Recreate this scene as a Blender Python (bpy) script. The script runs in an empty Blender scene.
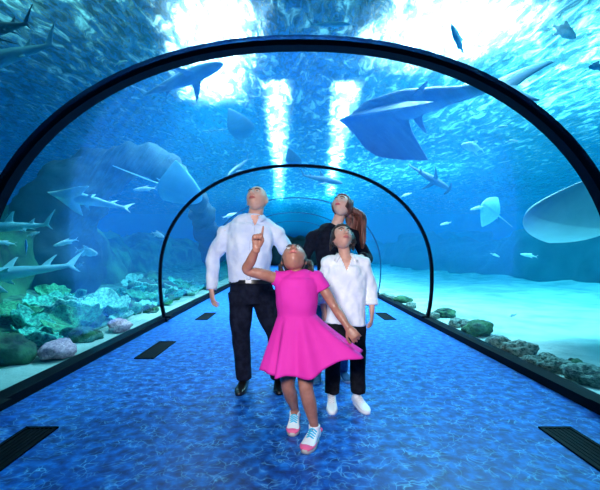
import bpy, math, random
from mathutils import Vector as V, Matrix, noise
random.seed(7)
sc = bpy.context.scene
col = sc.collection
PI = math.pi
F = 400.0; VX = 292.5; VY = 253.0; CH = 1.19
def W(px, py, Y):                       # point of the place at depth Y along the tunnel
    return V(((px-VX)/F*Y, Y, CH-(py-VY)/F*Y))

# ------------------------------------------------------------ materials
def new_mat(name):
    m = bpy.data.materials.new(name); m.use_nodes = True
    m.node_tree.nodes.clear(); return m, m.node_tree.nodes, m.node_tree.links
def out(N): return N.new('ShaderNodeOutputMaterial')
def ramp(N, stops):
    r = N.new('ShaderNodeValToRGB'); e = r.color_ramp.elements
    e[0].position = stops[0][0]; e[0].color = (*stops[0][1], 1)
    e[1].position = stops[-1][0]; e[1].color = (*stops[-1][1], 1)
    for p, c in stops[1:-1]:
        k = e.new(p); k.color = (*c, 1)
    return r
def noisy(name, c1, c2, scale=8, rough=.6, bump=.0, bscale=None, metal=0, detail=4, spec=.5, lo=.35, hi=.65, stretch=None, sss=0):
    m, N, L = new_mat(name); o = out(N); b = N.new('ShaderNodeBsdfPrincipled')
    tc = N.new('ShaderNodeTexCoord'); mp = N.new('ShaderNodeMapping')
    L.new(tc.outputs['Object'], mp.inputs[0])
    if stretch: mp.inputs['Scale'].default_value = stretch
    n = N.new('ShaderNodeTexNoise'); n.inputs['Scale'].default_value = scale; n.inputs['Detail'].default_value = detail
    L.new(mp.outputs[0], n.inputs['Vector'])
    r = ramp(N, [(lo, c1), (hi, c2)]); L.new(n.outputs['Fac'], r.inputs[0]); L.new(r.outputs[0], b.inputs['Base Color'])
    b.inputs['Roughness'].default_value = rough; b.inputs['Metallic'].default_value = metal
    b.inputs['Specular IOR Level'].default_value = spec
    if sss:
        b.inputs['Subsurface Weight'].default_value = sss; b.inputs['Subsurface Radius'].default_value = (.02,.008,.005)
    if bump:
        n2 = N.new('ShaderNodeTexNoise'); n2.inputs['Scale'].default_value = bscale or scale*3; n2.inputs['Detail'].default_value = 5
        L.new(mp.outputs[0], n2.inputs['Vector'])
        bp = N.new('ShaderNodeBump'); bp.inputs['Strength'].default_value = bump; bp.inputs['Distance'].default_value = .02
        L.new(n2.outputs['Fac'], bp.inputs['Height']); L.new(bp.outputs[0], b.inputs['Normal'])
    L.new(b.outputs[0], o.inputs[0]); return m
def plain(name, c, rough=.5, spec=.5, metal=0): return noisy(name, c, tuple(min(1, x*1.12) for x in c), 12, rough, spec=spec, metal=metal)

def floor_mat():  # mottled blue with pale cell-edge veins in the base colour
    m, N, L = new_mat('blue_veined_floor'); o = out(N); b = N.new('ShaderNodeBsdfPrincipled')
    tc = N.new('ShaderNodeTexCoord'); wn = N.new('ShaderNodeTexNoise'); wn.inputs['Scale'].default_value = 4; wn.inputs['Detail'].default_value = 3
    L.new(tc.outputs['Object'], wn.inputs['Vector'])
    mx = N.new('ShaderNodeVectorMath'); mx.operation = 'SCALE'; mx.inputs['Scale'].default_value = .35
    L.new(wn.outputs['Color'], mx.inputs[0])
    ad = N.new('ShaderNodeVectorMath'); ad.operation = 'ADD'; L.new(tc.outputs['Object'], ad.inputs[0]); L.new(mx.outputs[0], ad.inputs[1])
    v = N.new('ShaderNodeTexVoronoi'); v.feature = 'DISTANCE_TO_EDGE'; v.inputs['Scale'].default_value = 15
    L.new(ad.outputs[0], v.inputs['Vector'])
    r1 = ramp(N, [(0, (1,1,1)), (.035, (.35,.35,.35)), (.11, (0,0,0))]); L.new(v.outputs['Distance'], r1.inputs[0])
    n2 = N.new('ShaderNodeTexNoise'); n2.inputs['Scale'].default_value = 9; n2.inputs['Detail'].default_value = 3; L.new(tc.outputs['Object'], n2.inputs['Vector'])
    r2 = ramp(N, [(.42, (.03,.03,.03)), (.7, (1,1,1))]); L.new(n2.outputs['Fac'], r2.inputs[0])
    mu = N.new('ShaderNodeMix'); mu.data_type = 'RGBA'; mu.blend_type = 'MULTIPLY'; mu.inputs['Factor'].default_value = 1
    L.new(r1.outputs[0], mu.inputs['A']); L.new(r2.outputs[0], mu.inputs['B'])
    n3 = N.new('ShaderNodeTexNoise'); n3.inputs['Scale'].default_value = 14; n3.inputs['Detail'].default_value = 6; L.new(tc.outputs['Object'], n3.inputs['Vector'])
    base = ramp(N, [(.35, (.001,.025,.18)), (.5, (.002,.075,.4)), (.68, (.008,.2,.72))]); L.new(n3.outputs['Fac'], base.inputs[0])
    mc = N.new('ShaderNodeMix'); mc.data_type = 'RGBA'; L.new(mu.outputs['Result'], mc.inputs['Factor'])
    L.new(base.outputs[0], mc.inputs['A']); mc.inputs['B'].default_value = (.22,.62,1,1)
    L.new(mc.outputs['Result'], b.inputs['Base Color']); b.inputs['Roughness'].default_value = .38; b.inputs['Specular IOR Level'].default_value = .35
    L.new(b.outputs[0], o.inputs[0]); return m
def glass_mat():
    m, N, L = new_mat('acrylic'); o = out(N)
    t = N.new('ShaderNodeBsdfTransparent'); t.inputs[0].default_value = (.96,.985,1,1)
    g = N.new('ShaderNodeBsdfGlossy'); g.inputs['Roughness'].default_value = .03
    lw = N.new('ShaderNodeLayerWeight'); lw.inputs['Blend'].default_value = .12
    mm = N.new('ShaderNodeMath'); mm.operation = 'MULTIPLY'; mm.inputs[1].default_value = .22; L.new(lw.outputs['Fresnel'], mm.inputs[0])
    mx = N.new('ShaderNodeMixShader'); L.new(mm.outputs[0], mx.inputs[0]); L.new(t.outputs[0], mx.inputs[1]); L.new(g.outputs[0], mx.inputs[2])
    L.new(mx.outputs[0], o.inputs[0]); return m
def water_vol():
    m, N, L = new_mat('water_body'); o = out(N)
    s = N.new('ShaderNodeVolumeScatter'); s.inputs['Color'].default_value = (.01,.64,.95,1); s.inputs['Density'].default_value = .02; s.inputs['Anisotropy'].default_value = .25
    a = N.new('ShaderNodeVolumeAbsorption'); a.inputs['Color'].default_value = (.02,.80,.95,1); a.inputs['Density'].default_value = .13
    ad = N.new('ShaderNodeAddShader'); L.new(s.outputs[0], ad.inputs[0]); L.new(a.outputs[0], ad.inputs[1])
    L.new(ad.outputs[0], o.inputs['Volume']); return m
def surface_mat():
    m, N, L = new_mat('rippled_water_surface'); o = out(N)
    tc = N.new('ShaderNodeTexCoord')
    mp = N.new('ShaderNodeMapping'); mp.inputs['Scale'].default_value = (1, .42, 1); L.new(tc.outputs['Object'], mp.inputs[0])
    n = N.new('ShaderNodeTexNoise'); n.inputs['Scale'].default_value = 3.6; n.inputs['Detail'].default_value = 5; n.inputs['Roughness'].default_value = .62; n.inputs['Distortion'].default_value = .8
    L.new(mp.outputs[0], n.inputs['Vector'])
    r = ramp(N, [(.44, (.05,.05,.05)), (.55, (.2,.2,.2)), (.68, (.95,.95,.95))]); L.new(n.outputs['Fac'], r.inputs[0])
    bp = N.new('ShaderNodeBump'); bp.inputs['Strength'].default_value = .7; bp.inputs['Distance'].default_value = .12; L.new(n.outputs['Fac'], bp.inputs['Height'])
    tr = N.new('ShaderNodeBsdfTransparent'); tr.inputs[0].default_value = (.6,.9,1,1)
    n4 = N.new('ShaderNodeTexNoise'); n4.inputs['Scale'].default_value = 9; n4.inputs['Detail'].default_value = 3; n4.inputs['Distortion'].default_value = 1.2; L.new(mp.outputs[0], n4.inputs['Vector'])
    r4 = ramp(N, [(.44, (.05,.1,.13)), (.52, (.35,.6,.7)), (.6, (.85,1,1))]); L.new(n4.outputs['Fac'], r4.inputs[0]); L.new(r4.outputs[0], tr.inputs[0])  # mottled tint breaks up the lamps, standing in for refracted glitter
    tl = N.new('ShaderNodeBsdfTranslucent'); tl.inputs[0].default_value = (.8,.93,1,1)
    L.new(bp.outputs[0], tl.inputs['Normal'])
    df = N.new('ShaderNodeBsdfGlossy'); df.inputs['Roughness'].default_value = .25; L.new(bp.outputs[0], df.inputs['Normal'])
    m1 = N.new('ShaderNodeMixShader'); L.new(r.outputs[0], m1.inputs[0]); L.new(tr.outputs[0], m1.inputs[1]); L.new(tl.outputs[0], m1.inputs[2])
    m2 = N.new('ShaderNodeMixShader'); m2.inputs[0].default_value = .12; L.new(m1.outputs[0], m2.inputs[1]); L.new(df.outputs[0], m2.inputs[2])
    L.new(m2.outputs[0], o.inputs[0]); return m

M = {}
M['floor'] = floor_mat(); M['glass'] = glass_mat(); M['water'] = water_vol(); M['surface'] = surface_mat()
M['black'] = plain('black_steel', (.002,.003,.006), .6, .06)
M['hazed'] = plain('hazed_far_arch', (.01,.06,.14), .6, .2)  # far arches: haze and reflection put into their colour
M['curb'] = plain('black_curb', (.002,.003,.006), .6, .06)
M['sand'] = noisy('pale_sand', (.24,.34,.31), (.5,.57,.52), 1.6, .9, .8, 14, lo=.3, hi=.6)
M['reefbed'] = noisy('mossy_reef_floor', (.01,.05,.03), (.12,.36,.2), 5, .95, 1, 9, lo=.38, hi=.66)
M['rockd'] = noisy('dark_reef_rock', (.006,.02,.016), (.07,.25,.1), 1.4, .9, .9, 6, lo=.4, hi=.68)
M['rockdd'] = noisy('blackish_rock', (.004,.008,.012), (.02,.05,.06), 1.2, .9, .9, 5)  # near-black rock with a faint blue-green mottle
M['rockg'] = noisy('grey_green_rock', (.03,.08,.07), (.32,.42,.36), 5, .9, .9, 14)
M['rockp'] = noisy('pink_rock', (.55,.2,.3), (1,.52,.62), 7, .9, .7, 20)
M['coral1'] = noisy('teal_coral', (.01,.2,.15), (.12,.8,.55), 6, .7, .8, 16, lo=.38, hi=.62)
M['coral2'] = noisy('green_coral', (.01,.13,.05), (.07,.55,.22), 7, .7, .8, 16)
M['coral3'] = noisy('pale_coral', (.06,.34,.25), (.5,.95,.72), 8, .7, .8, 18)
M['skin_m'] = noisy('warm_skin', (.62,.33,.25), (.74,.43,.34), 18, .55, .12, 60, sss=.1)
M['skin_w'] = noisy('fair_skin', (.7,.38,.3), (.82,.5,.41), 18, .55, .1, 60, sss=.1)
M['skin_b'] = noisy('tan_skin', (.55,.28,.21), (.66,.36,.28), 18, .55, .1, 60, sss=.1)
M['skin_g'] = noisy('brown_skin', (.3,.125,.09), (.42,.19,.14), 18, .42, .1, 60, sss=.1)
M['shirt_m'] = noisy('pale_blue_shirt', (.62,.71,.93), (.82,.88,1), 9, .75, .9, 7)
M['shirt_b'] = noisy('white_linen', (.78,.82,.92), (.95,.97,1), 12, .8, .9, 9)
M['navy'] = noisy('navy_trouser', (.004,.006,.016), (.012,.016,.035), 20, .85, .6, 9, spec=.12)
M['blackc'] = noisy('black_cloth', (.004,.005,.008), (.012,.013,.02), 20, .85, .6, 9, spec=.12)
M['top_w'] = noisy('black_blouse', (.002,.003,.009), (.008,.01,.024), 30, .85, .6, 10, spec=.15)
M['jeans'] = noisy('blue_jeans', (.02,.07,.2), (.05,.14,.32), 20, .8, .3, 14)
M['pink'] = noisy('pink_dress', (.6,.022,.32), (.66,.03,.37), 4, .75, .5, 5, spec=.2)
M['hair_w'] = noisy('auburn_hair', (.04,.014,.012), (.3,.11,.09), 40, .45, .6, 60, stretch=(1,1,.12))
M['hair_b'] = noisy('dark_brown_hair', (.008,.005,.005), (.045,.02,.017), 50, .5, .6, 60)
M['hair_g'] = noisy('black_hair', (.006,.004,.005), (.05,.025,.022), 50, .5, .6, 60)
M['eye'] = plain('eye_white', (.55,.53,.52), .6, .2); M['iris'] = plain('dark_iris', (.03,.015,.01), .4, .2)
M['lip'] = plain('lip', (.5,.14,.13), .4); M['lipw'] = plain('lipstick', (.62,.1,.14), .3)
M['white'] = plain('white_rubber', (.82,.84,.88), .5); M['metal'] = plain('buckle_metal', (.6,.6,.62), .25, metal=1)
M['leather'] = plain('black_leather', (.008,.008,.01), .3); M['shoepink'] = plain('hot_pink', (.85,.12,.3), .5)
M['shoeblue'] = plain('turquoise', (.05,.5,.75), .5); M['soleg'] = plain('grey_sole', (.5,.48,.46), .6)
M['shark'] = noisy('blue_grey_hide', (.07,.15,.22), (.14,.25,.34), 3, .55)
M['sharkd'] = noisy('dark_hide', (.015,.03,.06), (.04,.07,.11), 3, .55)
M['rayd'] = noisy('slate_ray_hide', (.05,.12,.27), (.12,.24,.42), 3, .5)
M['belly'] = noisy('pale_hide', (.26,.54,.6), (.48,.74,.78), 4, .5)
M['midray'] = noisy('blue_ray_hide', (.12,.36,.45), (.25,.52,.6), 3, .6)
M['silver'] = noisy('silver_fish', (.55,.68,.72), (.92,.97,1), 6, .35)
M['bluef'] = noisy('blue_fish', (.05,.15,.4), (.12,.3,.6), 6, .4)

# ------------------------------------------------------------ mesh helpers
def mesh_obj(name, verts, faces, mat, parent=None, smooth=True):
    me = bpy.data.meshes.new(name); me.from_pydata([tuple(v) for v in verts], [], faces); me.validate()
    if smooth: me.polygons.foreach_set('use_smooth', [True]*len(me.polygons))
    return link(name, me, mat, parent)
def link(name, me, mat, parent=None):
    o = bpy.data.objects.new(name, me); me.materials.clear()
    me.materials.append(mat); col.objects.link(o)
    if parent:
        o.parent = parent; o.matrix_parent_inverse = Matrix.Identity(4)
        if not parent.get('_local'): pass
    return o
def tag(o, label=None, cat=None, group=None, kind=None):
    if label: o['label'] = label
    if cat: o['category'] = cat
    if group: o['group'] = group
    if kind: o['kind'] = kind
    return o
def empty(name, loc, label, cat, group=None):
    o = bpy.data.objects.new(name, None); o.empty_display_size = .2; o.location = loc; col.objects.link(o)
    return tag(o, label, cat, group)

class MB:
    def __init__(s): s.v = []; s.f = []
    def add(s, vs, fs, mat=None):
        b = len(s.v)
        s.v += [(mat @ V(v)) if mat else V(v) for v in vs]; s.f += [tuple(i+b for i in f) for f in fs]; return s
    def join(s, o): return s.add(o.v, o.f)
    def box(s, c, d, mat=None):
        x, y, z = d[0]/2, d[1]/2, d[2]/2; c = V(c)
        vs = [c+V((a*x, b*y, e*z)) for a in (-1,1) for b in (-1,1) for e in (-1,1)]
        return s.add(vs, [(0,1,3,2),(4,6,7,5),(0,4,5,1),(2,3,7,6),(0,2,6,4),(1,5,7,3)], mat)
    def rings(s, rings, closed_ends=True):
        n = len(rings[0]); vs = [p for r in rings for p in r]; fs = []
        for i in range(len(rings)-1):
            for j in range(n):
                k = (j+1) % n
                fs.append((i*n+j, i*n+k, (i+1)*n+k, (i+1)*n+j))
        if closed_ends:
            fs.append(tuple(reversed(range(n)))); fs.append(tuple((len(rings)-1)*n+j for j in range(n)))
        return s.add(vs, fs)
    def ell(s, c, r, rot=None, n=20, m=14):
        c = V(c); rot = rot or Matrix.Identity(3); rs = []
        for i in range(1, m):
            a = PI*i/m
            rs.append([c + rot @ V((r[0]*math.sin(a)*math.cos(2*PI*j/n), r[1]*math.sin(a)*math.sin(2*PI*j/n), -r[2]*math.cos(a))) for j in range(n)])
        return s.rings(rs)
    def tube(s, pts, rad, n=18, sub=5, up=None, caps=True, flat=False):
        """pts + radii (r or (rx, ry)), smooth spine, rounded ends unless flat"""
        pts = [V(p) for p in pts]; rad = [(r, r) if not isinstance(r, (tuple, list)) else tuple(r) for r in rad]
        P, R = [], []
        for i in range(len(pts)-1):
            p0 = pts[max(i-1, 0)]; p1 = pts[i]; p2 = pts[i+1]; p3 = pts[min(i+2, len(pts)-1)]
            for k in range(sub):
                t = k/sub
                P.append(.5*((2*p1)+(p2-p0)*t+(2*p0-5*p1+4*p2-p3)*t*t+(3*p1-p0-3*p2+p3)*t**3))
                u = t*t*(3-2*t)
                R.append(tuple(rad[i][q]*(1-u)+rad[i+1][q]*u for q in (0, 1)))
        P.append(pts[-1]); R.append(rad[-1])
        rs = []; prev = up
        T = [((P[min(i+1, len(P)-1)]-P[max(i-1, 0)]).normalized()) for i in range(len(P))]
        if prev is None:
            prev = V((0,-1,0)) if abs(T[0].y) < .9 else V((0,0,1))
        prev = V(prev)
        fr = []
        for i in range(len(P)):
            y = (prev - T[i]*prev.dot(T[i])).normalized(); x = y.cross(T[i]).normalized()
            if up is None: prev = y
            fr.append((x, y))
        def ring(p, x, y, a, b): return [p + x*a*math.cos(2*PI*j/n) + y*b*math.sin(2*PI*j/n) for j in range(n)]
        if caps and not flat:
            rr = min(R[0])
            for a in (75, 50, 25):
                c = math.cos(math.radians(a)); rs.append(ring(P[0]-T[0]*rr*math.sin(math.radians(a)), *fr[0], R[0][0]*c, R[0][1]*c))
        for i in range(len(P)): rs.append(ring(P[i], *fr[i], *R[i]))
        if caps and not flat:
            rr = min(R[-1])
            for a in (25, 50, 75):
                c = math.cos(math.radians(a)); rs.append(ring(P[-1]+T[-1]*rr*math.sin(math.radians(a)), *fr[-1], R[-1][0]*c, R[-1][1]*c))
        return s.rings(rs)
    def obj(s, name, mat, parent=None, smooth=True, origin=None):
        vs = s.v
        if parent is not None and origin is None: origin = parent.matrix_world_loc if False else root_loc(parent)
        if origin is not None: vs = [v-V(origin) for v in vs]
        return mesh_obj(name, vs, s.f, mat, parent, smooth)
def root_loc(o):
    l = V((0,0,0))
    while o: l = l + V(o.location); o = o.parent
    return l
def remesh(mb, voxel, it=4, fac=.5, fn=None):
    me = bpy.data.meshes.new('tmp'); me.from_pydata([tuple(v) for v in mb.v], [], mb.f)
    o = bpy.data.objects.new('tmp', me); col.objects.link(o)
    md = o.modifiers.new('r', 'REMESH'); md.mode = 'VOXEL'; md.voxel_size = voxel
    if it:
        sm = o.modifiers.new('s', 'SMOOTH'); sm.factor = fac; sm.iterations = it
    dg = bpy.context.evaluated_depsgraph_get(); dg.update()
    m2 = bpy.data.meshes.new_from_object(o.evaluated_get(dg))
    bpy.data.objects.remove(o); bpy.data.meshes.remove(me)
    if fn:
        nr = [v.normal.copy() for v in m2.vertices]
        for v, n in zip(m2.vertices, nr): v.co = fn(v.co.copy(), n)
    m2.polygons.foreach_set('use_smooth', [True]*len(m2.polygons)); m2.update()
    return m2
def rm_obj(name, mb, voxel, mat, parent=None, it=4, fn=None, origin=None):
    if parent is not None: origin = root_loc(parent)
    me = remesh(mb, voxel, it, fn=fn)
    if origin is not None: me.transform(Matrix.Translation(-V(origin)))
    return link(name, me, mat, parent)
def folds(amp, sc_):
    def fn(p, n):
        q = V((p.x*sc_, p.y*sc_, p.z*sc_*.55)); return p + n*amp*(noise.noise(q)+.5*noise.noise(q*2.3))
    return fn

# ------------------------------------------------------------ tunnel profile
CX = .06; CZ = .81; PA = 2.33; PB = 1.87
def prof(off=0.0, n=64):
    pts = []
    for i in range(n+1):
        # from left foot up over to right foot
        z0 = .08
        a0 = -math.asin(min(1, ((CZ-z0)/PB)))*.985
        th = (PI - a0) - (PI-2*a0)*i/n
        c, s_ = math.cos(th), math.sin(th); e = 2/2.15 if s_ > 0 else 2/2.6
        x = CX + math.copysign(abs(c)**e, c)*(PA+off); z = CZ + math.copysign(abs(s_)**e, s_)*(PB+off)
        pts.append((x, z))
    return pts
RY = [2.86, 6.9, 10.9, 14.9, 18.9]
def arch(y, label, off=.072, d=.1, mat='black'):
    inn = prof(0); ou = prof(off)
    rs = []
    for (a, b), (c, e) in zip(inn, ou): rs.append([V((a,y,b)), V((c,y,e)), V((c,y+d,e)), V((a,y+d,b))])
    mb = MB(); mb.rings(rs)
    r = empty('arch_frame', (0, y, .08), label, 'arch', 'arches of the tunnel')
    o = mb.obj('rib', M[mat], r, smooth=False)
    for s_, (x, z) in ((-1, inn[0]), (1, inn[-1])):
        b = MB(); b.box((x+s_*.03, y+.05, .09), (.13, .16, .025)); b.obj('base_plate', M['black'], r, smooth=False)
lab = ['largest black steel arch, nearest the camera, running off both sides', 'black steel arch behind the family, second from the camera',
       'thin arch coloured blue-grey for haze, beyond the heads of the man and woman, third from the camera', 'fourth arch from the camera, small and mostly hidden behind the family',
       'farthest tunnel arch, deep in the blue behind the family']
for i, (y, l) in enumerate(zip(RY, lab)): arch(y, l, *[(.072, .1, 'black'), (.05, .06, 'black'), (.03, .03, 'hazed'), (.03, .03, 'hazed'), (.03, .03, 'hazed')][i])
# acrylic panels between the ribs
ys = [-2.0, 2.91, 6.95, 10.95, 14.95, 18.95, 40]
P0 = prof(.02)
for i in range(len(ys)-1):
    rs = [[V((x, ys[i], z)) for x, z in P0], [V((x, ys[i+1], z)) for x, z in P0]]
    n = len(P0); vs = rs[0]+rs[1]; fs = [(j, j+1, n+j+1, n+j) for j in range(n-1)]
    tag(mesh_obj('window_%d' % (i+1), vs, fs, M['glass']), kind='structure')
# floor, kerbs
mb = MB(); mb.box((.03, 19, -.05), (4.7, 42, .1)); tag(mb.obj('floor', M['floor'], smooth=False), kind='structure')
for nm, x in (('baseboard_left', -2.27), ('baseboard_right', 2.33)):
    mb = MB(); mb.box((x, 19, .04), (.16, 42, .08))
    tag(mb.obj(nm, M['curb'], smooth=False), kind='structure')
def hatch(x, y0, y1, label):
    r = empty('floor_vent', (x, (y0+y1)/2, 0), label, 'floor vent', 'black floor vents along the tunnel edge')
    f = MB(); w = .22; L_ = y1-y0; c = V((x, (y0+y1)/2, .006))
    for s_ in (-1, 1):
        f.box(c+V((s_*(w/2-.012), 0, 0)), (.024, L_, .012)); f.box(c+V((0, s_*(L_/2-.012), 0)), (w, .024, .012))
    f.obj('frame', M['black'], r, smooth=False)
    g = MB(); g.box(c-V((0,0,.003)), (w-.05, L_-.05, .004))
    for k in range(5): g.box(c+V((-w/2+.05+k*(w-.1)/4, 0, .0)), (.012, L_-.05, .006))
    g.obj('grille', M['curb'], r, smooth=False)
hatch(-1.7, 1.86, 2.72, 'large black floor vent at the bottom left, cut by the frame')
hatch(-1.67, 4.49, 5.35, 'black floor vent left of the man, between the first two arches')
hatch(-1.62, 7.1, 7.9, 'small floor vent just past the second arch, beside the man\'s hand')
hatch(1.78, 1.86, 2.72, 'large black floor vent at the bottom right, cut by the frame')
hatch(1.74, 7.1, 7.9, 'small floor vent beside the boy\'s lowered hand')

# ------------------------------------------------------------ water
SZ = 5.6
def water():
    X0, X1, Y0, Y1, Z0 = -24, 24, -7, 46, -.4
    P = prof(.03)
    base = [(P[0][0]-.02, Z0)] + P + [(P[-1][0]+.02, Z0)]
    loop = [(X0, Z0), (X0, SZ), (X1, SZ), (X1, Z0)] + list(reversed(base))
    n = len(loop)
    vs = [V((x, Y0, z)) for x, z in loop] + [V((x, Y1, z)) for x, z in loop]
    fs = [(j, (j+1) % n, n+(j+1) % n, n+j) for j in range(n)] + [tuple(reversed(range(n))), tuple(range(n, 2*n))]
    o = mesh_obj('water', vs, fs, M['water'], smooth=False)
    tag(o, 'blue hazy sea water filling the tank around the tunnel', 'water', kind='stuff')
    nx, ny = 120, 130; vs = []; fs = []
    for i in range(nx+1):
        for j in range(ny+1):
            x = X0+(X1-X0)*i/nx; y = Y0+(Y1-Y0)*j/ny
            vs.append(V((x, y, SZ+.01+.05*noise.noise(V((x*.9, y*.5, 0)))+.06)))
    for i in range(nx):
        for j in range(ny): a = i*(ny+1)+j; fs.append((a, a+1, a+ny+2, a+ny+1))
    tag(mesh_obj('water_surface', vs, fs, M['surface']), 'rippled water surface glittering above the tunnel', 'water surface', kind='stuff')
water()

# ------------------------------------------------------------ sea bed and rock walls
def bed_h(x, y):
    h = .04 + .07*noise.noise(V((x*.35, y*.3, 3))) + .03*noise.noise(V((x*1.3, y*1.1, 5)))
    if x < -3.2: h += min(1.5, (-x-3.2)*.22) * (.75+.5*noise.noise(V((x*.5, y*.5, 9))))
    if x > 5: h += .12*noise.noise(V((x*.4, y*.9, 1))) + min(.5, (x-5)*.03)
    if abs(x) < 2.7: h = min(h, .05)
    return h
def bed(name, xs, ys, mat):
    vs = []; fs = []; ny = len(ys)
    for x in xs:
        for y in ys: vs.append(V((x, y, bed_h(x, y))))
    for i in range(len(xs)-1):
        for j in range(ny-1): a = i*ny+j; fs.append((a, a+ny, a+ny+1, a+1))
    o = mesh_obj(name, vs, fs, M[mat]); tag(o, kind='structure')
ysb = [-3+ .25*i for i in range(196)]
bed('reef_floor', [-20+.2*i for i in range(86)]+[-2.95], ysb, 'reefbed')
bed('seabed', [-2.95, -2.75, -2.55, -2.36], ysb, 'sand')
bed('seabed', [2.42]+[2.6+.25*i for i in range(int(17.6/.25))], ysb, 'sand')
def rockwall(name, pts, h, mat, seed, thick=1.6, lean=.0):
    """ridge of rock following pts on the bed; h(t) height"""
    n = 90; m = 26; rs = []
    for i in range(n+1):
        t = i/n; k = t*(len(pts)-1); a = min(int(k), len(pts)-2); u = k-a
        c = V((*pts[a], 0)).lerp(V((*pts[a+1], 0)), u); d = (V((*pts[a+1], 0))-V((*pts[a], 0))).normalized(); nn = V((d.y, -d.x, 0))
        H = h(t); ring = []
        for j in range(m+1):
            ph = PI*j/m
            p = c + nn*math.cos(ph)*thick + V((0,0,max(0, math.sin(ph))**.7*H-.3)) + nn*math.sin(ph)*lean
            q = p*.55+V((seed, 0, 0)); dd = noise.noise(q)*.7+noise.noise(q*2.3)*.4+noise.noise(q*5)*.18+noise.noise(q*11)*.07
            p += (nn*math.cos(ph)+V((0,0,math.sin(ph)))).normalized()*dd*.9
            ring.append(p)
        rs.append(ring)
    mb = MB(); mb.rings(rs); tag(mb.obj(name, mat), kind='structure')
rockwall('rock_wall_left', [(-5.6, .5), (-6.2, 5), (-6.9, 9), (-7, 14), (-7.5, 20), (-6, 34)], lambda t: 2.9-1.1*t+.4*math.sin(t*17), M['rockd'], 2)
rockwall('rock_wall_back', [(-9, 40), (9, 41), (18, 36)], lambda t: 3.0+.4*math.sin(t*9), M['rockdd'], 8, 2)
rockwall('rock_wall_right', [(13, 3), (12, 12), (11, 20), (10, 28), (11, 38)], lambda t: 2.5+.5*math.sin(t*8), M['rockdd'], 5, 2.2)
# dark overhanging rock arch in the left tank
def rock_arch():
    mb = MB()
    pts = [W(58, 275, 9.5), W(62, 205, 9.5), W(105, 166, 9.5), W(160, 168, 9.5), W(188, 190, 9.7), W(200, 216, 12), W(214, 256, 14.5)]
    mb.tube(pts, [1.1, .9, .5, .36, .26, .26, .4], n=30, sub=12)
    def fn(p, n):
        q = p*.8; return p + n*(.3*noise.noise(q)+.18*noise.noise(q*2.4)+.1*noise.noise(q*6))
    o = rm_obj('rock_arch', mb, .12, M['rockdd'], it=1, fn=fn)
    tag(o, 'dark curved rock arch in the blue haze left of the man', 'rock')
rock_arch()

# rocks and corals as individual things
def rock_mesh(seed, mat, flat=.65):
    mb = MB(); mb.ell((0,0,0), (1, .85, flat), n=40, m=26)
    vs = []
    for p in mb.v:
        q = p*1.3+V((seed*7, 0, 0)); d = 1+.35*noise.noise(q)+.2*noise.noise(q*2.4)+.1*noise.noise(q*5.5)
        vs.append(p*d)
    me = bpy.data.meshes.new('rock'); me.from_pydata([tuple(v) for v in vs], [], mb.f); me.materials.append(mat)
    me.polygons.foreach_set('use_smooth', [True]*len(me.polygons)); return me
def put(name, me, loc, s, rz, label, cat, group=None, tilt=(0,0)):
    o = bpy.data.objects.new(name, me); o.location = loc; o.rotation_euler = (tilt[0], tilt[1], rz); o.scale = s if isinstance(s, tuple) else (s,s,s)
    col.objects.link(o); return tag(o, label, cat, group)
RG = [rock_mesh(i, M['rockg']) for i in range(4)]; RP = [rock_mesh(i+9, M['rockp'], .5) for i in range(2)]; RD = [rock_mesh(i+20, M['rockd']) for i in range(3)]
def bedpoint(px, py):
    """where the line of sight meets the bed"""
    Y = 1.5
    while Y < 40:
        p = W(px, py, Y)
        if p.z < bed_h(p.x, p.y)+.02: return p
        Y += .02
    return p
RL = [(446,313,.15,'dark round boulder on the sand beside the second arch, right side'),(456,322,.13,'small grey rock beside the dark round boulder on the sand'),
 (466,323,.12,'grey rock just left of the big dark rock beyond the right kerb'),(478,330,.2,'big dark craggy rock on the sand, right of the round boulder'),(500,343,.15,'flat grey rock behind the right kerb in the middle of the rock line'),
 (519,350,.16,'grey-green rock right of the flat one, near the right kerb'),(532,360,.09,'small pebble-like rock close to the right kerb'),(556,366,.13,'grey rock among the nearest rocks at the lower right'),
 (574,366,.1,'dark rock second from the right edge beyond the kerb'),(590,378,.16,'pale green rock at the right edge beyond the kerb'),(384,293,.1,'tiny rock by the kerb just right of the boy\'s elbow'),
 (392,296,.12,'tiny rock, second past the boy along the right kerb'),(402,299,.16,'dark tiny rock, third past the boy along the right kerb'),(411,304,.12,'tiny rock left of the second arch foot, right side'),(433,314,.1,'small rock right behind the second arch foot, right side'),
 (548,357,.09,'small grey stone behind the nearest rocks at the right')]
for i, (px, py, s, l) in enumerate(RL):
    p = bedpoint(px, py+3); put('rock', (RD if i in (0,3,8,12) else RG)[i % 3], p+V((0,0,s*.25)), (s*1.25, s, s), i*1.3, l, 'rock')
for (px, py, s, l, k) in [(57,352,.24,'large pinkish rock lying against the left kerb glass',0),(120,326,.22,'smaller pinkish rock farther along the left kerb',1)]:
    p = bedpoint(px, py+3); p.x = min(p.x, -2.62); put('rock', RP[k], p+V((0,0,s*.25)), (s*.8, s*1.3, s*.8), .2, l, 'rock')
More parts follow.
